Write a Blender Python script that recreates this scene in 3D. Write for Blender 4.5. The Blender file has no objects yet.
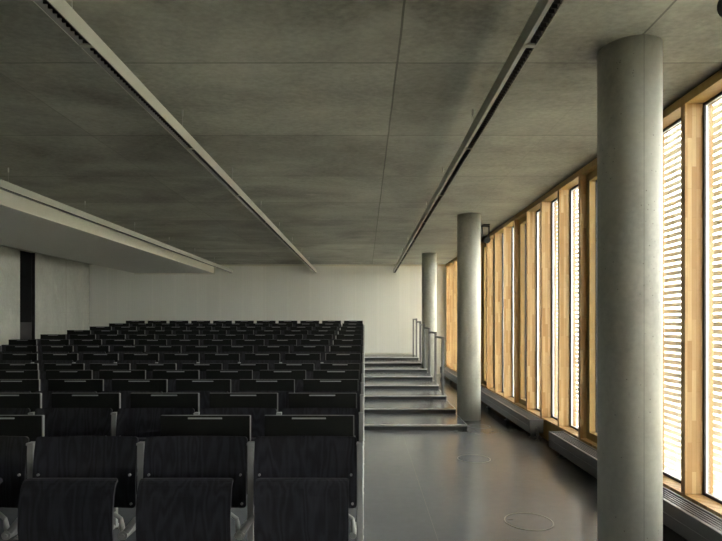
import bpy, bmesh, math, random
from mathutils import Vector, Matrix
random.seed(7)
S = bpy.context.scene
C = S.collection
PI = math.pi

# ------------------------------------------------------------------ dimensions (metres; x right, y into the room, z up)
H = 1.39            # eye height
CEIL = 2.92
BACK = 14.1         # face of the far wall
FRONT = -2.6        # wall behind the photographer
LEFT = -7.31
SOFL = -6.13         # free left edge of the lowered soffit
WX = 2.14           # room face of the timber window wall
RISE = 0.066
ROWY0, ROWD = 2.657, 0.88
STEP0 = 6.82
PLAT_R = 1.31

# ------------------------------------------------------------------ helpers
def obj(name, bm, mat, parent=None, loc=None, smooth=False):
    bmesh.ops.recalc_face_normals(bm, faces=bm.faces[:])
    me = bpy.data.meshes.new(name)
    bm.to_mesh(me); bm.free()
    if smooth:
        for p in me.polygons: p.use_smooth = True
    o = bpy.data.objects.new(name, me)
    if mat: me.materials.append(mat)
    C.objects.link(o)
    if parent: o.parent = parent
    if loc: o.location = loc
    return o

def tag(o, label, cat, group=None):
    o['label'] = label; o['category'] = cat
    if group: o['group'] = group
    return o

def thing(name, label, cat, loc=(0, 0, 0), group=None):
    o = bpy.data.objects.new(name, None); C.objects.link(o)
    o.empty_display_size = 0.1
    o.location = loc
    return tag(o, label, cat, group)

def struct(o):
    o['kind'] = 'structure'
    return o

def box(bm, x0, x1, y0, y1, z0, z1, bev=0.0):
    m = Matrix.Translation(((x0+x1)/2, (y0+y1)/2, (z0+z1)/2)) @ Matrix.Diagonal((x1-x0, y1-y0, z1-z0, 1))
    r = bmesh.ops.create_cube(bm, size=1, matrix=m)
    if bev > 0:
        vs = set(r['verts'])
        es = [e for e in bm.edges if e.verts[0] in vs and e.verts[1] in vs]
        bmesh.ops.bevel(bm, geom=es, offset=bev, segments=2, profile=0.5, affect='EDGES')

def cyl(bm, p0, p1, r, seg=16, r1=None):
    p0, p1 = Vector(p0), Vector(p1)
    d = p1 - p0
    q = d.to_track_quat('Z', 'Y').to_matrix().to_4x4()
    m = Matrix.Translation((p0+p1)/2) @ q
    bmesh.ops.create_cone(bm, cap_ends=True, segments=seg, radius1=r, radius2=r if r1 is None else r1, depth=d.length, matrix=m)

def tube(bm, pts, r, seg=10):
    pts = [Vector(p) for p in pts]
    rings = []
    for i, p in enumerate(pts):
        a = pts[max(i-1, 0)]; b = pts[min(i+1, len(pts)-1)]
        t = (b-a).normalized()
        up = Vector((0, 0, 1)) if abs(t.z) < 0.9 else Vector((1, 0, 0))
        u = t.cross(up).normalized(); v = t.cross(u)
        rr = r[i] if isinstance(r, (list, tuple)) else r
        rings.append([bm.verts.new(p + u*math.cos(2*PI*k/seg)*rr + v*math.sin(2*PI*k/seg)*rr) for k in range(seg)])
    for i in range(len(rings)-1):
        for k in range(seg):
            bm.faces.new((rings[i][k], rings[i][(k+1) % seg], rings[i+1][(k+1) % seg], rings[i+1][k]))
    bm.faces.new(rings[0]); bm.faces.new(rings[-1])

def ring(bm, cx, cy, z0, z1, ro, ri, seg=48):
    L = []
    for (r, z) in ((ro, z0), (ro, z1), (ri, z1), (ri, z0)):
        L.append([bm.verts.new((cx+r*math.cos(2*PI*k/seg), cy+r*math.sin(2*PI*k/seg), z)) for k in range(seg)])
    for j in range(4):
        a, b = L[j], L[(j+1) % 4]
        for k in range(seg):
            bm.faces.new((a[k], a[(k+1) % seg], b[(k+1) % seg], b[k]))

def shell(bm, w, prof, thick, bow=0.0, corner=0.0, nx=14, top_only=False):
    """curved plywood panel. prof: list of (y, z) from bottom to top; bow: how far the sides come forward"""
    n = len(prof)
    # arc length for corner rounding
    L = [0]
    for i in range(1, n):
        L.append(L[-1] + math.hypot(prof[i][0]-prof[i-1][0], prof[i][1]-prof[i-1][1]))
    tot = L[-1]
    def inset(s):
        d = min(s if not top_only else 1e9, tot-s)
        if corner <= 0 or d >= corner: return 0.0
        return corner - math.sqrt(max(0, corner**2-(corner-d)**2))
    F, B = [], []
    for i, (y, z) in enumerate(prof):
        a = prof[max(i-1, 0)]; b = prof[min(i+1, n-1)]
        ty, tz = b[0]-a[0], b[1]-a[1]
        l = math.hypot(ty, tz); ny, nz = -tz/l, ty/l     # towards -y (front)
        hw = w/2 - inset(L[i])
        f, bk = [], []
        for j in range(nx+1):
            u = -1 + 2*j/nx
            yy = y - bow*(abs(u)**2)
            f.append(bm.verts.new((u*hw, yy+ny*thick/2, z+nz*thick/2)))
            bk.append(bm.verts.new((u*hw, yy-ny*thick/2, z-nz*thick/2)))
        F.append(f); B.append(bk)
    for i in range(n-1):
        for j in range(nx):
            bm.faces.new((F[i][j], F[i][j+1], F[i+1][j+1], F[i+1][j]))
            bm.faces.new((B[i][j], B[i+1][j], B[i+1][j+1], B[i][j+1]))
        bm.faces.new((F[i][0], F[i+1][0], B[i+1][0], B[i][0]))
        bm.faces.new((F[i][nx], B[i][nx], B[i+1][nx], F[i+1][nx]))
    for j in range(nx):
        bm.faces.new((F[0][j], B[0][j], B[0][j+1], F[0][j+1]))
        bm.faces.new((F[-1][j], F[-1][j+1], B[-1][j+1], B[-1][j]))

def corner_samples(prof, r):
    """add extra samples near both ends of a straight-ish profile so rounded corners look round"""
    out = []
    def lerp(a, b, t): return (a[0]+(b[0]-a[0])*t, a[1]+(b[1]-a[1])*t)
    a, b = prof[0], prof[1]; l = math.hypot(b[0]-a[0], b[1]-a[1])
    out.append(a)
    for k in (0.08, 0.25, 0.5, 0.75, 1.0): out.append(lerp(a, b, min(k*r/l, 0.95)))
    out += prof[1:-1]
    a, b = prof[-1], prof[-2]; l = math.hypot(b[0]-a[0], b[1]-a[1])
    for k in (1.0, 0.75, 0.5, 0.25, 0.08): out.append(lerp(a, b, min(k*r/l, 0.95)))
    out.append(a)
    return out

# ------------------------------------------------------------------ materials
class NT:
    def __init__(s, name):
        s.m = bpy.data.materials.new(name); s.m.use_nodes = True
        s.t = s.m.node_tree; s.t.nodes.clear()
        s.out = s.n('ShaderNodeOutputMaterial')
    def n(s, typ, **kw):
        nd = s.t.nodes.new(typ)
        for k, v in kw.items(): setattr(nd, k, v)
        return nd
    def l(s, a, b): s.t.links.new(a, b)
    def val(s, nd, key, v):
        if hasattr(v, 'is_output') or isinstance(v, bpy.types.NodeSocket): s.l(v, nd.inputs[key])
        else: nd.inputs[key].default_value = v
    def math(s, op, a, b=0.0, c=None):
        nd = s.n('ShaderNodeMath', operation=op)
        s.val(nd, 0, a); s.val(nd, 1, b)
        if c is not None: s.val(nd, 2, c)
        return nd.outputs[0]
    def mix(s, f, a, b, mode='MIX'):
        nd = s.n('ShaderNodeMix', data_type='RGBA', blend_type=mode)
        s.val(nd, 0, f); s.val(nd, 6, a); s.val(nd, 7, b)
        return nd.outputs[2]
    def noise(s, vec, scale, detail=4, rough=0.55, dist=0.0):
        nd = s.n('ShaderNodeTexNoise'); s.l(vec, nd.inputs['Vector'])
        nd.inputs['Scale'].default_value = scale; nd.inputs['Detail'].default_value = detail
        nd.inputs['Roughness'].default_value = rough; nd.inputs['Distortion'].default_value = dist
        return nd.outputs['Fac']
    def ramp(s, f, stops):
        nd = s.n('ShaderNodeValToRGB'); s.l(f, nd.inputs[0])
        e = nd.color_ramp.elements
        while len(e) < len(stops): e.new(0.5)
        for el, (p, c) in zip(e, stops):
            el.position = p; el.color = c if len(c) == 4 else (*c, 1)
        return nd.outputs[0]
    def mapping(s, vec, scale=(1, 1, 1), loc=(0, 0, 0)):
        nd = s.n('ShaderNodeMapping'); s.l(vec, nd.inputs[0])
        nd.inputs['Scale'].default_value = scale; nd.inputs['Location'].default_value = loc
        return nd.outputs[0]
    def coord(s): return s.n('ShaderNodeTexCoord').outputs['Object']
    def geo(s): return s.n('ShaderNodeNewGeometry').outputs['Position']
    def sep(s, v):
        nd = s.n('ShaderNodeSeparateXYZ'); s.l(v, nd.inputs[0]); return nd.outputs
    def bsdf(s, color, rough=0.5, metal=0.0, spec=0.5, bump=None, bump_s=0.2, bump_d=0.01):
        b = s.n('ShaderNodeBsdfPrincipled')
        s.val(b, 'Base Color', color if isinstance(color, bpy.types.NodeSocket) else (*color, 1))
        s.val(b, 'Roughness', rough); s.val(b, 'Metallic', metal); s.val(b, 'Specular IOR Level', spec)
        if bump is not None:
            bn = s.n('ShaderNodeBump'); bn.inputs['Strength'].default_value = bump_s; bn.inputs['Distance'].default_value = bump_d
            s.l(bump, bn.inputs['Height']); s.l(bn.outputs[0], b.inputs['Normal'])
        s.l(b.outputs[0], s.out.inputs[0])
        return s.m

def simple(name, color, rough=0.5, metal=0.0, spec=0.5, var=0.06, scale=6.0):
    t = NT(name); v = t.coord()
    f = t.noise(v, scale, 4)
    c0 = tuple(max(0, x*(1-var)) for x in color) + (1,); c1 = tuple(x*(1+var) for x in color) + (1,)
    return t.bsdf(t.mix(f, c0, c1), rough, metal, spec)

def line_mask(t, x, pos, half):
    d = t.math('ABSOLUTE', t.math('SUBTRACT', x, pos))
    return t.math('LESS_THAN', d, half)

def grid_mask(t, x, start, step, half):
    q = t.math('PINGPONG', t.math('SUBTRACT', x, start), step/2)
    return t.math('LESS_THAN', q, half)

def concrete(name, base, joints=None, contrast=0.35, rough=0.75, streak=(1, 1, 1), pits=True, seam=None):
    t = NT(name); v = t.geo(); x, y, z = t.sep(v)
    cloud = t.noise(t.mapping(v, streak), 0.9, 7, 0.62, 0.4)
    fine = t.noise(t.mapping(v, tuple(3*s for s in streak)), 9, 5, 0.65)
    f = t.math('ADD', t.math('MULTIPLY', cloud, 0.72), t.math('MULTIPLY', fine, 0.28))
    lo = tuple(c*(1-contrast) for c in base); hi = tuple(c*(1+contrast) for c in base)
    col = t.ramp(f, [(0.32, lo), (0.5, base), (0.68, hi)])
    # pale lime blooms
    bl = t.noise(t.mapping(v, streak, (3.1, 7.7, 1.3)), 2.3, 4, 0.5, 0.2)
    bm_ = t.ramp(bl, [(0.60, (0, 0, 0)), (0.74, (1, 1, 1))])
    col = t.mix(t.math('MULTIPLY', bm_, 0.35), col, tuple(min(1, c*1.7) for c in base)+(1,))
    bumpf = fine
    if pits:
        vo = t.n('ShaderNodeTexVoronoi'); vo.inputs['Scale'].default_value = 26
        t.l(v, vo.inputs['Vector'])
        p = t.math('LESS_THAN', vo.outputs['Distance'], 0.085)
        pn = t.math('GREATER_THAN', t.noise(v, 5, 2), 0.53)
        pm = t.math('MULTIPLY', p, pn)
        col = t.mix(t.math('MULTIPLY', pm, 0.55), col, tuple(c*0.35 for c in base)+(1,))
    if joints == 'ceiling':
        row = t.math('FLOOR', t.math('DIVIDE', t.math('SUBTRACT', y, 0.70), 1.215))
        c1 = t.math('FLOOR', t.math('DIVIDE', t.math('SUBTRACT', x, 0.19), 2.43))
        cmb = t.n('ShaderNodeCombineXYZ'); t.l(row, cmb.inputs[0]); t.l(c1, cmb.inputs[1])
        wn = t.n('ShaderNodeTexWhiteNoise', noise_dimensions='2D'); t.l(cmb.outputs[0], wn.inputs['Vector'])
        k = t.math('ADD', t.math('MULTIPLY', wn.outputs['Value'], 0.22), 0.89)
        mul = t.n('ShaderNodeCombineColor'); [t.l(k, mul.inputs[i]) for i in range(3)]
        col = t.mix(1.0, col, mul.outputs[0], 'MULTIPLY')
        wob = t.math('MULTIPLY', t.math('SUBTRACT', t.noise(v, 3, 3), 0.5), 0.012)
        m1 = t.math('MULTIPLY', grid_mask(t, t.math('ADD', y, wob), 0.70, 1.215, 0.006), 0.8)
        m2 = t.math('MAXIMUM', t.math('MULTIPLY', grid_mask(t, t.math('ADD', x, wob), 0.19, 2.43, 0.005), 0.4), line_mask(t, t.math('ADD', x, wob), 0.19, 0.006))
        m3 = t.math('MULTIPLY', line_mask(t, t.math('ADD', x, wob), 1.48, 0.006), t.math('ADD', 0.15, t.math('MULTIPLY', t.math('LESS_THAN', y, 3.0), 0.85)))
        m = t.math('MAXIMUM', t.math('MAXIMUM', m1, m2), m3)
        m = t.math('MULTIPLY', m, t.math('ADD', 0.35, t.math('MULTIPLY', t.noise(v, 1.3, 2), 0.8)))
        col = t.mix(m, col, tuple(c*0.25 for c in base)+(1,))
    if joints == 'wall':
        m1 = line_mask(t, y, 12.96, 0.010)
        m2 = line_mask(t, z, 1.62, 0.004)
        m = t.math('MAXIMUM', m1, t.math('MULTIPLY', m2, 0.3))
        col = t.mix(t.math('MULTIPLY', m, 0.5), col, tuple(c*0.4 for c in base)+(1,))
    return t.bsdf(col, rough, 0, 0.35, bumpf, 0.12, 0.004)

M = {}
M['ceil'] = concrete('board_marked_concrete_ceiling', (0.262, 0.265, 0.226), 'ceiling', 0.55, 0.55, (0.85, 1.15, 1), pits=False)
M['wallc'] = concrete('concrete_wall', (0.42, 0.415, 0.36), 'wall', 0.22, 0.75, (1, 1, 0.5))

def column_mat():
    t = NT('column_concrete'); v = t.geo(); o = t.coord(); x, y, z = t.sep(o)
    cloud = t.noise(t.mapping(v, (1.6, 1.6, 0.55)), 1.6, 6, 0.6, 0.3)
    fine = t.noise(v, 30, 4, 0.6)
    f = t.math('ADD', t.math('MULTIPLY', cloud, 0.8), t.math('MULTIPLY', fine, 0.2))
    base = (0.50, 0.495, 0.44)
    col = t.ramp(f, [(0.3, tuple(c*0.62 for c in base)), (0.5, base), (0.7, tuple(c*1.28 for c in base))])
    vo = t.n('ShaderNodeTexVoronoi'); vo.inputs['Scale'].default_value = 30; t.l(v, vo.inputs['Vector'])
    p = t.math('MULTIPLY', t.math('LESS_THAN', vo.outputs['Distance'], 0.105), t.math('GREATER_THAN', t.noise(v, 4, 2), 0.52))
    col = t.mix(t.math('MULTIPLY', p, 0.6), col, (0.10, 0.10, 0.085, 1))
    ang = t.math('ARCTAN2', y, x)
    s = line_mask(t, ang, math.radians(-91), 0.016)
    col = t.mix(t.math('MULTIPLY', s, 0.35), col, (0.17, 0.165, 0.14, 1))
    return t.bsdf(col, 0.6, 0, 0.4, fine, 0.1, 0.003)
M['column'] = column_mat()

def floor_mat(name, base, seam):
    t = NT(name); v = t.geo(); x, y, z = t.sep(v)
    a = t.noise(v, 1.1, 4, 0.55, 0.3); b = t.noise(v, 14, 3)
    f = t.math('ADD', t.math('MULTIPLY', a, 0.6), t.math('MULTIPLY', b, 0.4))
    col = t.ramp(f, [(0.3, tuple(c*0.90 for c in base)), (0.7, tuple(c*1.10 for c in base))])
    if seam:
        col = t.mix(t.math('MULTIPLY', line_mask(t, x, 0.465, 0.0018), 0.8), col, (0.22, 0.22, 0.21, 1))
    r = 0.20
    return t.bsdf(col, r, 0, 0.5)
M['floor'] = floor_mat('grey_resin_floor', (0.150, 0.155, 0.166), True)
M['step'] = floor_mat('grey_step_covering', (0.150, 0.155, 0.166), False)

def wood_mat(name, cols, rough=0.45):
    t = NT(name); v = t.geo(); x, y, z = t.sep(v)
    oi = t.n('ShaderNodeObjectInfo')
    cmb = t.n('ShaderNodeCombineXYZ')
    t.l(t.math('ADD', z, t.math('MULTIPLY', y, 0.37)), cmb.inputs[0])
    t.l(t.math('ADD', x, t.math('MULTIPLY', y, 1.0)), cmb.inputs[1])
    br = t.n('ShaderNodeTexBrick'); t.l(cmb.outputs[0], br.inputs['Vector'])
    br.offset = 0.43; br.inputs['Scale'].default_value = 1
    br.inputs['Brick Width'].default_value = 0.34; br.inputs['Row Height'].default_value = 0.03
    br.inputs['Mortar Size'].default_value = 0.0006; br.inputs['Mortar Smooth'].default_value = 0
    br.inputs['Bias'].default_value = -0.1
    br.inputs['Color1'].default_value = (*cols[0], 1); br.inputs['Color2'].default_value = (*cols[1], 1)
    br.inputs['Mortar'].default_value = (*[c*0.75 for c in cols[1]], 1)
    g = t.noise(t.mapping(v, (60, 60, 3)), 1.5, 4, 0.6, 0.5)
    col = t.mix(t.math('MULTIPLY', t.math('SUBTRACT', g, 0.35), 0.6), br.outputs['Color'], (*cols[2], 1))
    return t.bsdf(col, rough, 0, 0.4, g, 0.05, 0.001)
M['pine'] = wood_mat('glued_larch', [(0.60, 0.415, 0.20), (0.40, 0.215, 0.075), (0.33, 0.17, 0.055)])
M['sash'] = wood_mat('shaded_larch', [(0.38, 0.25, 0.085), (0.33, 0.205, 0.065), (0.24, 0.135, 0.04)])  # darker larch: shade of the backlit sashes, head beam and plinth painted in
M['slat'] = wood_mat('pale_larch_slats', [(0.60, 0.525, 0.40), (0.54, 0.45, 0.315), (0.43, 0.34, 0.22)], 0.6)

def black_ply(name, lo, hi, rough, scale):
    t = NT(name); v = t.coord()
    oi = t.n('ShaderNodeObjectInfo')
    off = t.n('ShaderNodeCombineXYZ'); t.l(t.math('MULTIPLY', oi.outputs['Random'], 13.0), off.inputs[0]); t.l(t.math('MULTIPLY', oi.outputs['Random'], 5.0), off.inputs[2])
    ad = t.n('ShaderNodeVectorMath', operation='ADD'); t.l(v, ad.inputs[0]); t.l(off.outputs[0], ad.inputs[1])
    vv = t.mapping(ad.outputs[0], (1.0, 1.0, 0.16))
    warp = t.noise(vv, 5, 3, 0.5, 0.0)
    w = t.math('SINE', t.math('MULTIPLY', warp, 95.0))
    g = t.noise(t.mapping(ad.outputs[0], (90, 90, 5)), 1.6, 3)
    f = t.math('ADD', t.math('MULTIPLY', t.math('ADD', t.math('MULTIPLY', w, 0.5), 0.5), 0.45), t.math('MULTIPLY', g, 0.55))
    col = t.ramp(f, [(0.25, lo), (0.75, hi)])
    return t.bsdf(col, rough, 0, 0.5, f, 0.06, 0.001)
M['ply'] = black_ply('black_stained_plywood', (0.0046, 0.0046, 0.0063), (0.024, 0.0236, 0.031), 0.38, 1)
M['tablet'] = simple('black_laminate', (0.0065, 0.0068, 0.006), 0.55, 0, 0.3, 0.15, 30)
M['plyedge'] = simple('polished_board_edge', (0.14, 0.14, 0.135), 0.4, 0.0, 0.5)
M['alu'] = simple('cast_aluminium', (0.42, 0.42, 0.41), 0.42, 0.7, 0.5, 0.08, 20)
M['steel'] = simple('brushed_steel', (0.22, 0.22, 0.22), 0.5, 0.5, 0.5, 0.08, 12)
M['nosing'] = simple('aluminium_nosing', (0.62, 0.62, 0.61), 0.4, 0.4, 0.5)
M['riser'] = simple('dark_riser_panel', (0.035, 0.035, 0.036), 0.5)
M['handle'] = simple('grey_grip_strip', (0.48, 0.48, 0.48), 0.45, 0.3)
M['white'] = simple('white_plaster', (0.56, 0.555, 0.50), 0.6, 0, 0.3, 0.03, 1.5)
M['frontwall'] = simple('dark_front_wall', (0.28, 0.28, 0.28), 0.6)
M['soffit'] = simple('painted_soffit_board', (0.60, 0.595, 0.55), 0.7, 0, 0.3, 0.03, 1.0)
M['cream'] = simple('cream_trim_paint', (0.66, 0.64, 0.53), 0.55, 0, 0.3, 0.03)
M['lampbody'] = simple('light_lacquered_aluminium', (0.37, 0.367, 0.305), 0.5, 0.1, 0.4, 0.03)
M['lampdark'] = simple('dark_louvre_metal', (0.07, 0.07, 0.075), 0.35, 0.6)
M['reflector'] = simple('lamp_reflector', (0.30, 0.30, 0.29), 0.4, 0.6)
M['wire'] = simple('thin_steel_wire', (0.45, 0.45, 0.42), 0.4, 0.6)
M['blackmetal'] = simple('black_metal', (0.012, 0.012, 0.013), 0.45)
M['rubber'] = simple('black_gasket', (0.014, 0.014, 0.015), 0.5)
M['spacer'] = simple('glazing_spacer', (0.80, 0.81, 0.82), 0.3, 0.6)
M['dark'] = simple('near_black_panel', (0.006, 0.006, 0.006), 0.7, 0, 0.1, 0.1)
M['reveal'] = simple('brown_door_reveal', (0.035, 0.031, 0.030), 0.6)
M['heater'] = simple('anthracite_heater_enamel', (0.14, 0.14, 0.150), 0.38, 0.1, 0.5)
M['hatch'] = floor_mat('hatch_lid', (0.142, 0.149, 0.165), False)
M['hatchring'] = simple('hatch_steel_rim', (0.20, 0.20, 0.20), 0.4, 0.5)
M['ground'] = simple('pale_gravel', (0.26, 0.26, 0.24), 0.9, 0, 0.2, 0.15, 8)

def backwall_mat():
    t = NT('white_panel_cladding'); v = t.geo(); x, y, z = t.sep(v)
    s = t.math('ADD', x, y)
    idx = t.math('FLOOR', t.math('DIVIDE', s, 0.30))
    wn = t.n('ShaderNodeTexWhiteNoise', noise_dimensions='1D'); t.l(idx, wn.inputs['W'])
    k = t.math('ADD', 0.97, t.math('MULTIPLY', wn.outputs['Value'], 0.06))
    cc = t.n('ShaderNodeCombineColor'); [t.l(k, cc.inputs[i]) for i in range(3)]
    col = t.mix(1.0, (0.80, 0.795, 0.73, 1), cc.outputs[0], 'MULTIPLY')
    m = grid_mask(t, s, 0.05, 0.60, 0.011)
    col = t.mix(t.math('MULTIPLY', m, 0.5), col, (0.88, 0.87, 0.80, 1))
    m2 = grid_mask(t, s, 0.05, 0.06, 0.006)
    col = t.mix(t.math('MULTIPLY', m2, 0.06), col, (0.45, 0.45, 0.41, 1))
    return t.bsdf(col, 0.55, 0, 0.3)
M['backwall'] = backwall_mat()

def glass_mat():
    t = NT('window_glass')
    tr = t.n('ShaderNodeBsdfTransparent'); tr.inputs[0].default_value = (0.95, 0.96, 0.95, 1)
    gl = t.n('ShaderNodeBsdfGlossy'); gl.inputs['Roughness'].default_value = 0.02
    fr = t.n('ShaderNodeFresnel'); fr.inputs[0].default_value = 1.45
    mx = t.n('ShaderNodeMixShader'); t.l(t.math('MULTIPLY', fr.outputs[0], 0.6), mx.inputs[0])
    t.l(tr.outputs[0], mx.inputs[1]); t.l(gl.outputs[0], mx.inputs[2]); t.l(mx.outputs[0], t.out.inputs[0])
    return t.m
M['glass'] = glass_mat()

# ------------------------------------------------------------------ room shell
def sbox(name, mat, *d, bev=0.0):
    bm = bmesh.new(); box(bm, *d, bev=bev)
    return struct(obj(name, bm, mat))

sbox('floor', M['floor'], LEFT-0.3, 2.34, FRONT-0.2, BACK+0.2, -0.25, 0.0)
sbox('ceiling', M['ceil'], LEFT-0.3, 2.42, FRONT-0.2, BACK+0.2, CEIL, CEIL+0.28)
sbox('wall_back', M['backwall'], LEFT-0.3, 2.40, BACK, BACK+0.2, 0, CEIL)
sbox('wall_front', M['frontwall'], LEFT-0.3, 2.40, FRONT-0.2, FRONT, 0, CEIL)
# left wall: concrete with one tall dark recess, then white cladding up to the far wall
D0, D1, CE = 11.23, 11.75, BACK-0.045
bm = bmesh.new()
box(bm, LEFT-0.25, LEFT, FRONT, D0, 0, CEIL)
box(bm, LEFT-0.25, LEFT, D1, CE, 0, CEIL)
struct(obj('wall_left', bm, M['wallc']))
sbox('trim_1', M['dark'], LEFT-0.25, LEFT-0.03, CE, BACK, 0, CEIL)
d = bmesh.new(); box(d, LEFT-0.25, LEFT-0.075, D0, D1, 0, CEIL)
door = struct(obj('door_1', d, M['dark']))
d = bmesh.new(); box(d, LEFT-0.075, LEFT-0.004, D1-0.012, D1, 0, CEIL); obj('door_reveal', d, M['reveal'], door)
d = bmesh.new(); box(d, LEFT-0.075, LEFT-0.068, D0, D1-0.012, 0, 1.385); obj('door_panel', d, M['reveal'], door)
# lowered soffit along the left wall
sbox('ceiling_soffit', M['soffit'], SOFL, -4.032, FRONT, BACK, H+1.30, CEIL)
# cream strip along the top of the far wall, following the soffit
bm = bmesh.new()
box(bm, -4.03, 2.13, BACK-0.02, BACK, CEIL-0.045, CEIL)
box(bm, -4.03, -3.985, BACK-0.02, BACK, H+1.265, CEIL-0.045)
box(bm, SOFL, -3.985, BACK-0.02, BACK, H+1.265, H+1.30)
struct(obj('trim_2', bm, M['cream']))
sbox('baseboard_back', M['cream'], LEFT, PLAT_R, BACK-0.015, BACK, 8*RISE, 8*RISE+0.045)
sbox('ground', M['ground'], 2.34, 60, -40, 60, -0.55, -0.45)

# ------------------------------------------------------------------ window wall
MY0, MP = 3.544, 0.576
K0, K1 = -7, 19
SILL, HEAD = H-1.155, H+1.46
GX = 2.258
WY0 = MY0-7*MP
sbox('wall_right_light_block', M['wallc'], WX, GX+0.14, FRONT, WY0, 0, CEIL)  # unseen solid wall, added to cut window light from behind the camera
sbox('wall_upper_light_block', M['wallc'], WX+0.1, 2.42, FRONT-0.2, BACK+0.2, CEIL+0.28, 8.0)  # unseen upper wall, added to block sky light falling on the slats
sbox('trim_3', M['sash'], WX, GX+0.08, WY0, BACK, HEAD, CEIL-0.012)              # head beam
sbox('trim_4', M['rubber'], WX+0.01, GX+0.08, WY0, BACK, CEIL-0.012, CEIL)       # shadow gap above the beam
sbox('trim_5', M['sash'], WX, GX+0.08, WY0, BACK, 0, SILL-0.02)                  # timber plinth behind the heaters
n = 0
for k in range(K0, K1):
    y0, y1 = MY0 + MP*k, MY0 + MP*(k+1)          # near edge of this bay and of the next mullion
    y1 = min(y1, BACK)
    if y1 - y0 < 0.12: continue
    n += 1
    ya, yb = y0 + 0.045, y1
    bm = bmesh.new()
    box(bm, WX, GX, y0, y0+0.045, SILL, HEAD)     # mullion at the near side of the bay
    if k % 4 != 3: box(bm, GX+0.032, GX+0.062, y0-0.012, y0+0.057, SILL, HEAD)
    w = struct(obj('window_%d' % n, bm, M['pine']))
    bm = bmesh.new(); box(bm, WX, GX+0.062, y0, y1, SILL-0.02, SILL); obj('window_sill', bm, M['pine'], w)
    operable = (k % 4 == 2)
    def frame(x0, x1, wid, ya=ya, yb=yb, z0=SILL, z1=HEAD):
        b = bmesh.new()
        box(b, x0, x1, ya, ya+wid, z0, z1); box(b, x0, x1, yb-wid, yb, z0, z1)
        box(b, x0, x1, ya+wid, yb-wid, z0, z0+wid); box(b, x0, x1, ya+wid, yb-wid, z1-wid, z1)
        return b
    if operable:
        obj('sash', frame(GX-0.055, GX+0.024, 0.072), M['sash'], w)
        a2, b2, z2, z3 = ya+0.072, yb-0.072, SILL+0.072, HEAD-0.072
        obj('gasket', frame(GX+0.004, GX+0.018, 0.006, a2, b2, z2, z3), M['rubber'], w)
        bm = bmesh.new(); box(bm, GX+0.008, GX+0.014, a2+0.005, b2-0.005, z2+0.005, z3-0.005); obj('pane', bm, M['glass'], w)
        bm = bmesh.new()
        hy = ya+0.036
        box(bm, GX-0.063, GX-0.055, hy-0.012, hy+0.012, 1.43, 1.57, 0.003)
        tube(bm, [(GX-0.063, hy, 1.545), (GX-0.085, hy, 1.545), (GX-0.09, hy, 1.535), (GX-0.09, hy, 1.42)], 0.008)
        obj('window_handle', bm, M['blackmetal'], w)
    else:
        obj('gasket', frame(GX, GX+0.012, 0.018), M['rubber'], w)
        obj('spacer', frame(GX+0.012, GX+0.028, 0.014), M['spacer'], w)
        obj('gasket', frame(GX+0.028, GX+0.032, 0.016), M['rubber'], w)
        bm = bmesh.new(); box(bm, GX+0.014, GX+0.020, ya+0.010, yb-0.010, SILL+0.010, HEAD-0.010); obj('pane', bm, M['glass'], w)

sbox('trim_6', M['cream'], -4.032, -4.012, FRONT, BACK-0.03, H+1.295, CEIL)
# slatted timber screen outside
SX = 3.0
scr = thing('timber_screen', 'pale horizontal timber slat screen outside the windows beyond the glass', 'slat screen', (SX, 0, -0.45))
bm = bmesh.new()
z = -0.45; pitch = 0.062
while z < 7.9:
    j = random.uniform(-0.002, 0.002)
    box(bm, 0, 0.012, -6, 19, z+0.45+j, z+0.45+0.044+j)
    z += pitch
obj('slats', bm, M['slat'], scr)
for zz in (H+1.68, H-1.36):
    bm = bmesh.new(); cyl(bm, (0.055, -6, zz+0.45), (0.055, 19, zz+0.45), 0.03, 14); obj('rail', bm, M['steel'], scr)
for k in range(-3, 8):
    bm = bmesh.new(); box(bm, 0.012, 0.09, 2.1+k*2.3, 2.16+k*2.3, 0, 8.35); obj('post', bm, M['slat'], scr)

# ------------------------------------------------------------------ columns
for (cx, cy, lab) in ((1.488, 2.985, 'largest and nearest round grey concrete column, by the near windows'),
                      (1.49, 7.60, 'middle round concrete column standing beside the lowest steps'),
                      (1.435, 11.85, 'farthest round concrete column, near the back wall behind the handrail')):
    bm = bmesh.new(); cyl(bm, (0, 0, 0), (0, 0, CEIL), 0.165, 64)
    o = obj('concrete_column', bm, M['column'], loc=(cx, cy, 0), smooth=False)
    for p in o.data.polygons: p.use_smooth = len(p.vertices) == 4
    tag(o, lab, 'column')

# ------------------------------------------------------------------ stepped platform with nosings
SO = ['lowest', 'second', 'third', 'fourth', 'fifth', 'sixth', 'seventh', 'topmost']
for i in range(8):
    yl = ROWD if i < 7 else BACK-STEP0-7*ROWD-0.02
    hgt = (i+1)*RISE
    lab = 'wide grey platform step with metal edge, %s of the flight of eight' % SO[i]
    if i == 0: lab = 'wide grey platform step, lowest of eight, in front of the middle column'
    if i == 7: lab = 'wide grey platform step, topmost, against the white back wall'
    st = thing('platform_step', lab, 'step', (0, STEP0+i*ROWD, 0), 'steps of the stepped floor')
    bm = bmesh.new(); box(bm, LEFT+0.002, PLAT_R, 0, yl-0.015, 0, hgt-0.0015); obj('tread', bm, M['step'], st)
    bm = bmesh.new(); box(bm, LEFT+0.002, PLAT_R+0.004, -0.010, 0, hgt-RISE+0.004, hgt-0.020); obj('riser', bm, M['riser'], st)
    bm = bmesh.new(); box(bm, LEFT+0.002, PLAT_R+0.008, -0.014, 0.024, hgt-0.016, hgt, 0.003); obj('nosing', bm, M['nosing'], st)
    bm = bmesh.new(); box(bm, PLAT_R, PLAT_R+0.008, 0.024, yl-0.015, hgt-RISE if i else 0.001, hgt, 0.002); obj('edge_strip', bm, M['nosing'], st)

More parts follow.
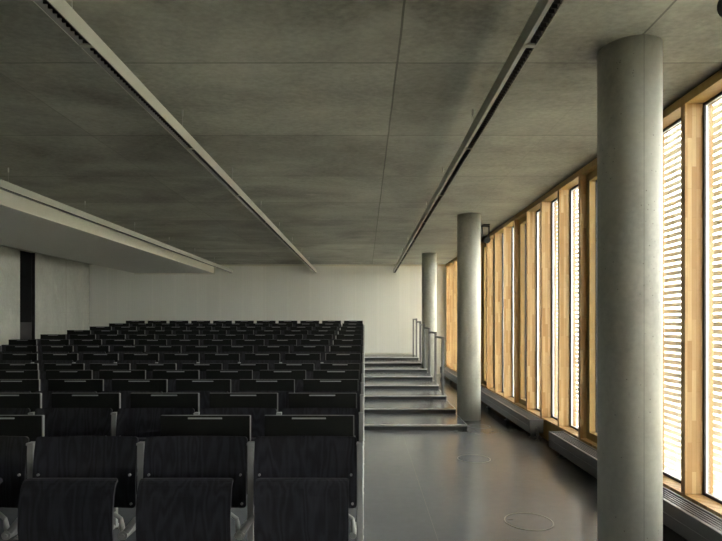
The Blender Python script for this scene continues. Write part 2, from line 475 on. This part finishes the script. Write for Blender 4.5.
# ------------------------------------------------------------------ stepped handrail
hr = thing('handrail', 'grey metal handrail climbing in level stages along the step edge', 'handrail', (1.265, STEP0, 0))
def py(k): return 2*ROWD + 0.045 + k*ROWD if k < 6 else BACK-STEP0-0.24
for k in range(7):
    ztop = (3+min(k, 5))*RISE + 0.95
    base = (3+min(k, 5))*RISE + 0.001
    bm = bmesh.new(); box(bm, -0.02, 0.02, py(k)-0.02, py(k)+0.02, base, ztop, 0.004); obj('post', bm, M['steel'], hr)
    if k < 6:
        bm = bmesh.new(); box(bm, -0.02, 0.02, py(k)+0.021, py(k+1)-0.021, ztop-0.035, ztop-0.001, 0.004); obj('rail', bm, M['steel'], hr)

# ------------------------------------------------------------------ linear lamps
def lamp(cx, label):
    t = thing('linear_ceiling_lamp', label, 'ceiling lamp', (cx, 0, H+1.30), 'suspended linear ceiling lamps')
    ya, yb, w, h = 0.3, BACK-0.05, 0.0325, 0.075
    bm = bmesh.new()
    box(bm, -w, -w+0.003, ya, yb, 0, h); box(bm, w-0.003, w, ya, yb, 0, h); box(bm, -w+0.003, w-0.003, ya, yb, h-0.004, h)
    obj('housing', bm, M['lampbody'], t)
    for yy in (ya, yb):
        bm = bmesh.new(); box(bm, -w+0.003, w-0.003, yy, yy+0.004 if yy == ya else yy-0.004, 0.0, h-0.004) if yy == ya else box(bm, -w+0.003, w-0.003, yy-0.004, yy, 0.0, h-0.004)
        obj('end_cap', bm, M['lampbody'], t)
    bm = bmesh.new()
    y = ya + 0.03
    while y < yb-0.03:
        box(bm, -0.002, w-0.004, y, y+0.005, 0.002, 0.030); y += 0.034
    box(bm, w-0.009, w-0.006, ya+0.01, yb-0.01, 0.002, 0.036)
    obj('louvre', bm, M['lampdark'], t)
    bm = bmesh.new()
    q = [(-w+0.004, 0.002), (-0.004, 0.012), (-0.004, 0.060), (w-0.010, 0.060), (w-0.010, 0.064), (-0.008, 0.064), (-0.008, 0.016), (-w+0.004, 0.006)]
    va = [bm.verts.new((x_, ya+0.006, z_)) for x_, z_ in q]; vb = [bm.verts.new((x_, yb-0.006, z_)) for x_, z_ in q]
    bm.faces.new(va); bm.faces.new(vb)
    for i in range(8): bm.faces.new((va[i], va[(i+1) % 8], vb[(i+1) % 8], vb[i]))
    obj('reflector', bm, M['reflector'], t)
    bm = bmesh.new(); cyl(bm, (0.012, ya+0.02, 0.046), (0.012, yb-0.02, 0.046), 0.008, 10); obj('tube', bm, M['cream'], t)
    y = 2.50
    while y < yb:
        bm = bmesh.new(); box(bm, -w+0.004, w-0.004, y-0.012, y+0.012, -0.001, 0.033); obj('joint_plate', bm, M['lampbody'], t); y += 1.48
    y = 0.94
    while y < yb:
        bm = bmesh.new(); cyl(bm, (0, y, h), (0, y, CEIL-H-1.30), 0.0016, 6); cyl(bm, (0, y, CEIL-H-1.30-0.045), (0, y, CEIL-H-1.30), 0.007, 8)
        obj('suspension_wire', bm, M['wire'], t); y += 1.44
    return t
lamp(-1.315, 'long slim ceiling lamp hanging over the seats, middle of three')
lamp(0.775, 'long slim ceiling lamp hanging over the aisle, nearest the columns')
lamp(-3.54, 'long slim ceiling lamp running beside the lowered white soffit')

# ------------------------------------------------------------------ spotlights on the ceiling by the windows
def spot(cx, cy, label, drop=0.24):
    t = thing('ceiling_spotlight', label, 'spotlight', (cx, cy, CEIL))
    d = -drop
    bm = bmesh.new(); box(bm, -0.05, 0.05, -0.09, 0.09, -0.015, 0, 0.003); obj('ceiling_plate', bm, M['blackmetal'], t)
    bm = bmesh.new()
    for s_ in (-1, 1): box(bm, s_*0.055-0.007, s_*0.055+0.007, -0.012, 0.012, d-0.01, -0.012)
    box(bm, -0.062, 0.062, -0.015, 0.015, -0.03, -0.015)
    obj('yoke', bm, M['blackmetal'], t)
    bm = bmesh.new(); cyl(bm, (-0.02, 0.13, d+0.04), (0.0, -0.06, d), 0.046, 20); cyl(bm, (0.0, -0.061, d), (0.003, -0.10, d-0.008), 0.046, 20, 0.055)
    obj('lamp_body', bm, M['blackmetal'], t)
    bm = bmesh.new(); cyl(bm, (0.0, -0.0605, d-0.002), (0.001, -0.075, d-0.005), 0.048, 20); obj('lens_ring', bm, M['reflector'], t)
    return t
spot(1.90, 8.36, 'small black spotlight on a bracket, beyond the middle column')
spot(1.49, 2.02, 'black fixture cut off by the upper right corner of the photo', 0.29)

# ------------------------------------------------------------------ floor hatches
for (cx, cy, lab, r) in ((1.14, 3.69, 'round floor hatch nearest the foreground, on the open grey floor', 0.167),
                         (1.105, 5.38, 'round floor hatch midway between foreground and the lowest step', 0.167),
                         (1.52, 7.05, 'round floor hatch at the foot of the middle column', 0.145)):
    t = thing('floor_hatch', lab, 'floor hatch', (cx, cy, 0))
    bm = bmesh.new(); ring(bm, 0, 0, 0.0, 0.004, r, r-0.008); obj('rim', bm, M['hatchring'], t)
    bm = bmesh.new(); cyl(bm, (0, 0, 0.0005), (0, 0, 0.0025), r-0.011, 48); obj('lid', bm, M['hatch'], t)
    bm = bmesh.new(); box(bm, -r*0.72-0.018, -r*0.72+0.018, -0.004+0.03, 0.012+0.03, 0.0022, 0.0042, 0.0006); obj('lift_grip', bm, M['blackmetal'], t)

# ------------------------------------------------------------------ low heaters under the windows
def heater(y0, y1, label):
    t = thing('low_heater', label, 'heater', (1.94, y0, 0))
    L = y1-y0
    bm = bmesh.new()
    box(bm, 0.0, 0.018, 0.012, L-0.012, 0.075, 0.235, 0.004)
    box(bm, -0.004, 0.0, 0.012, L-0.012, 0.150, 0.158)
    box(bm, 0.142, 0.160, 0.012, L-0.012, 0.075, 0.235, 0.004)
    box(bm, 0.018, 0.142, 0.012, L-0.012, 0.12, 0.125)
    obj('casing', bm, M['heater'], t)
    bm = bmesh.new()
    for i in range(5): box(bm, 0.026+i*0.024, 0.037+i*0.024, 0.012, L-0.012, 0.205, 0.228)
    obj('grille', bm, M['heater'], t)
    for yy in (0.0, L-0.012):
        bm = bmesh.new(); box(bm, -0.002, 0.162, yy, yy+0.012, 0.078, 0.238, 0.003); obj('end_panel', bm, M['heater'], t)
    nleg = max(3, int(L/1.0)+1)
    for i in range(nleg):
        yy = 0.15 + (L-0.3)*i/(nleg-1)
        bm = bmesh.new(); box(bm, 0.06, 0.10, yy-0.015, yy+0.015, 0.006, 0.12); box(bm, 0.04, 0.12, yy-0.03, yy+0.03, 0, 0.006); obj('leg', bm, M['heater'], t)
    yy = -0.035
    bm = bmesh.new(); cyl(bm, (0.08, -0.03, 0.0), (0.08, -0.03, 0.14), 0.010, 12); cyl(bm, (0.08, -0.03, 0.055), (0.08, -0.03, 0.10), 0.019, 12); cyl(bm, (0.08, -0.032, 0.14), (0.08, 0.004, 0.14), 0.012, 12); cyl(bm, (0.08, -0.03, 0), (0.08, -0.03, 0.01), 0.024, 14)
    obj('valve', bm, M['steel'], t)
    return t
heater(1.6, 5.60, 'dark low heater under the nearest windows, behind the largest column')
heater(6.24, 9.9, 'dark low heater under the windows right of the middle column')
heater(10.3, 13.7, 'dark low heater under the far windows, seen left of the middle column')

# ------------------------------------------------------------------ lecture chairs
PITCH, XC0 = 0.55, -0.297
def build_meshes():
    m = {}
    def keep(name, bm, mat, smooth=False):
        bmesh.ops.recalc_face_normals(bm, faces=bm.faces[:])
        me = bpy.data.meshes.new(name); bm.to_mesh(me); bm.free(); me.materials.append(mat)
        if smooth:
            for p in me.polygons: p.use_smooth = True
        m[name] = me
    bm = bmesh.new()
    pr = corner_samples([(0.000, 0.465), (-0.004, 0.52), (-0.004, 0.58), (0.002, 0.66), (0.014, 0.74), (0.028, 0.813)], 0.018)
    shell(bm, 0.512, pr, 0.013, 0.016, 0.018)
    keep('backrest', bm, M['ply'])
    bm = bmesh.new()
    pr = [(-0.118, 0.285), (-0.150, 0.31), (-0.172, 0.36), (-0.180, 0.42), (-0.178, 0.50), (-0.170, 0.57), (-0.160, 0.603),
          (-0.154, 0.615), (-0.147, 0.625), (-0.139, 0.632), (-0.128, 0.636), (-0.115, 0.637)]
    shell(bm, 0.44, pr, 0.014, 0.004, 0.014, top_only=True)
    keep('seat', bm, M['ply'])
    for s, nm in ((-1, 'la'), (1, 'ra'), (-2, 'lb')):
        bm = bmesh.new()
        if s == -2:
            tube(bm, [(-0.272, -0.15, 0.388), (-0.255, -0.150, 0.425), (-0.238, -0.15, 0.455), (-0.20, -0.135, 0.478)], [0.015, 0.014, 0.012, 0.011], 12)
            cyl(bm, (-0.272, -0.165, 0.385), (-0.272, -0.06, 0.385), 0.019, 16)
            box(bm, -0.288, -0.270, -0.075, 0.0, 0.365, 0.400, 0.004)
        elif s < 0:
            tube(bm, [(-0.292, -0.15, 0.388), (-0.262, -0.150, 0.425), (-0.240, -0.15, 0.455), (-0.20, -0.135, 0.478)], [0.015, 0.014, 0.012, 0.011], 12)
            cyl(bm, (-0.292, -0.165, 0.385), (-0.292, -0.06, 0.385), 0.021, 16)
            cyl(bm, (-0.292, -0.169, 0.385), (-0.292, -0.165, 0.385), 0.009, 10)
            box(bm, -0.30, -0.284, -0.075, 0.0, 0.365, 0.400, 0.004)
        else:
            tube(bm, [(0.242, -0.125, 0.375), (0.241, -0.135, 0.42), (0.238, -0.14, 0.455), (0.20, -0.13, 0.478)], [0.013, 0.012, 0.010, 0.010], 12)
            cyl(bm, (0.240, -0.140, 0.375), (0.240, -0.05, 0.375), 0.016, 16)
            box(bm, 0.238, 0.256, -0.065, 0.0, 0.360, 0.390, 0.004)
        keep(nm, bm, M['alu'])
    bm = bmesh.new()
    box(bm, -0.0165, 0.0165, -0.012, 0.022, 0.018, 0.783, 0.004)
    box(bm, -0.018, 0.018, -0.018, 0.028, 0.774, 0.786, 0.002)
    keep('leg', bm, M['alu'])
    bm = bmesh.new()
    tube(bm, [(0, -0.155, 0.012), (0, -0.10, 0.018), (0, 0.0, 0.03), (0, 0.05, 0.02)], [0.010, 0.013, 0.015, 0.010], 10)
    box(bm, -0.018, 0.018, -0.16, -0.11, 0, 0.012, 0.003); box(bm, -0.018, 0.018, 0.02, 0.065, 0, 0.012, 0.003)
    keep('foot', bm, M['alu'])
    bm = bmesh.new()
    pr = corner_samples([(0.0, 0.0), (0.0, 0.10), (0.0, 0.20), (0.0, 0.316)], 0.004)
    shell(bm, 0.469, pr, 0.016, 0.0, 0.0, nx=2)
    keep('tablet', bm, M['tablet'])
    bm = bmesh.new()
    box(bm, 0.2345, 0.2395, -0.009, 0.009, 0.0, 0.316); box(bm, -0.2345, 0.2345, -0.008, 0.009, 0.316, 0.3178)
    keep('edge_band', bm, M['plyedge'])
    bm = bmesh.new(); box(bm, -0.09, 0.09, -0.0135, -0.008, 0.299, 0.3065, 0.001)
    keep('grip', bm, M['handle'])
    bm = bmesh.new()
    for s in (-1, 1):
        tube(bm, [(s*0.215, 0.008, 0.60), (s*0.215, 0.06, 0.605), (s*0.215, 0.12, 0.60), (s*0.215, 0.151, 0.592)], 0.010, 8)
    keep('tablet_bracket', bm, M['blackmetal'])
    bm = bmesh.new(); cyl(bm, (0, -0.004, 0), (0, 0.006, 0), 0.0065, 12)
    keep('bolt', bm, M['alu'])
    return m
MS = build_meshes()

def child(name, mesh, parent, loc=(0, 0, 0), rot=None):
    o = bpy.data.objects.new(name, mesh); C.objects.link(o); o.parent = parent; o.location = loc
    if rot: o.rotation_euler = rot
    return o

def bowed(x): return -0.016*(x/0.256)**2
def make_chair(aisle, bolts, folded, front=True):
    t = bpy.data.objects.new('lecture_chair', None); C.objects.link(t); t.empty_display_size = 0.1
    b = child('backrest', MS['backrest'], t)
    if bolts:
        for sx in (-1, 1):
            child('bolt', MS['bolt'], b, (sx*0.228, -0.0075+bowed(0.228)-0.002, 0.630))
            child('bolt', MS['bolt'], b, (sx*0.235, -0.0075+bowed(0.235)-0.003, 0.487))
    child('seat', MS['seat'], t)
    child('seat_arm', MS['la'] if front else MS['lb'], t); child('seat_arm', MS['ra'], t)
    l = child('leg', MS['leg'], t, (-PITCH/2+0.0, 0.0, 0)); child('foot', MS['foot'], l)
    if aisle:
        l = child('leg', MS['leg'], t, (PITCH/2-0.003, 0.0, 0)); child('foot', MS['foot'], l)
    if folded: tb = child('writing_tablet', MS['tablet'], t, (0, 0.168, 0.600), (math.radians(-88), 0, 0))
    else: tb = child('writing_tablet', MS['tablet'], t, (0, 0.159, 0.577))
    child('edge_band', MS['edge_band'], tb); child('grip', MS['grip'], tb)
    child('tablet_bracket', MS['tablet_bracket'], t)
    return t

ORD = ['first', 'second', 'third', 'fourth', 'fifth', 'sixth', 'seventh', 'eighth', 'ninth', 'tenth', 'eleventh', 'twelfth', 'thirteenth']
for r in range(13):
    yb = ROWY0 + ROWD*r
    zb = 0 if r < 5 else (r-4)*RISE
    for k in range(11):
        xr = XC0 - PITCH*k + 0.26
        if 361 + 4 + 530*(xr+PITCH)/(yb) < 0: continue
        folded = (r == 0 and k == 2)
        t = make_chair(k == 0, r < 3, folded, r == 0)
        t.location = (XC0 - PITCH*k, yb, zb + (0.001 if r > 4 else 0))
        row = 'front row' if r == 0 else ('back row' if r == 12 else ORD[r] + ' row')
        seat = 'next to the aisle' if k == 0 else ('by the left wall, %s from the aisle' % ORD[k] if k == 10 else '%s from the aisle' % ORD[k])
        lab = 'black tip-up chair, %s, %s' % (row, seat)
        if folded: lab = 'black front row chair with no raised writing board, third from the aisle'
        tag(t, lab, 'chair', 'black lecture chairs, ' + row)

# ------------------------------------------------------------------ light: overcast daylight only
w = bpy.data.worlds.new('overcast_sky'); S.world = w; w.use_nodes = True
nt = w.node_tree; nt.nodes.clear()
out = nt.nodes.new('ShaderNodeOutputWorld'); bg = nt.nodes.new('ShaderNodeBackground')
tc = nt.nodes.new('ShaderNodeTexCoord'); sp = nt.nodes.new('ShaderNodeSeparateXYZ'); rp = nt.nodes.new('ShaderNodeValToRGB')
nt.links.new(tc.outputs['Generated'], sp.inputs[0]); nt.links.new(sp.outputs[2], rp.inputs[0])
e = rp.color_ramp.elements
e[0].position = 0.0; e[0].color = (0.79, 0.81, 0.78, 1)
e[1].position = 0.6; e[1].color = (0.965, 1.0, 0.965, 1)
nt.links.new(rp.outputs[0], bg.inputs[0]); bg.inputs[1].default_value = 6.0
nt.links.new(bg.outputs[0], out.inputs[0])

# ------------------------------------------------------------------ camera
cd = bpy.data.cameras.new('camera'); cam = bpy.data.objects.new('camera', cd); C.objects.link(cam)
cam.location = (0, 0, H); cam.rotation_euler = (PI/2, 0, 0)
cd.sensor_fit = 'HORIZONTAL'; cd.sensor_width = 36; cd.lens = 530/722*36
cd.shift_x = -4/722; cd.shift_y = 51.5/722
cd.clip_start = 0.05; cd.clip_end = 200
S.camera = cam
S.view_settings.view_transform = 'Standard'; S.view_settings.look = 'None'
S.view_settings.exposure = 3.25; S.view_settings.gamma = 1.0; S.view_settings.use_curve_mapping = False
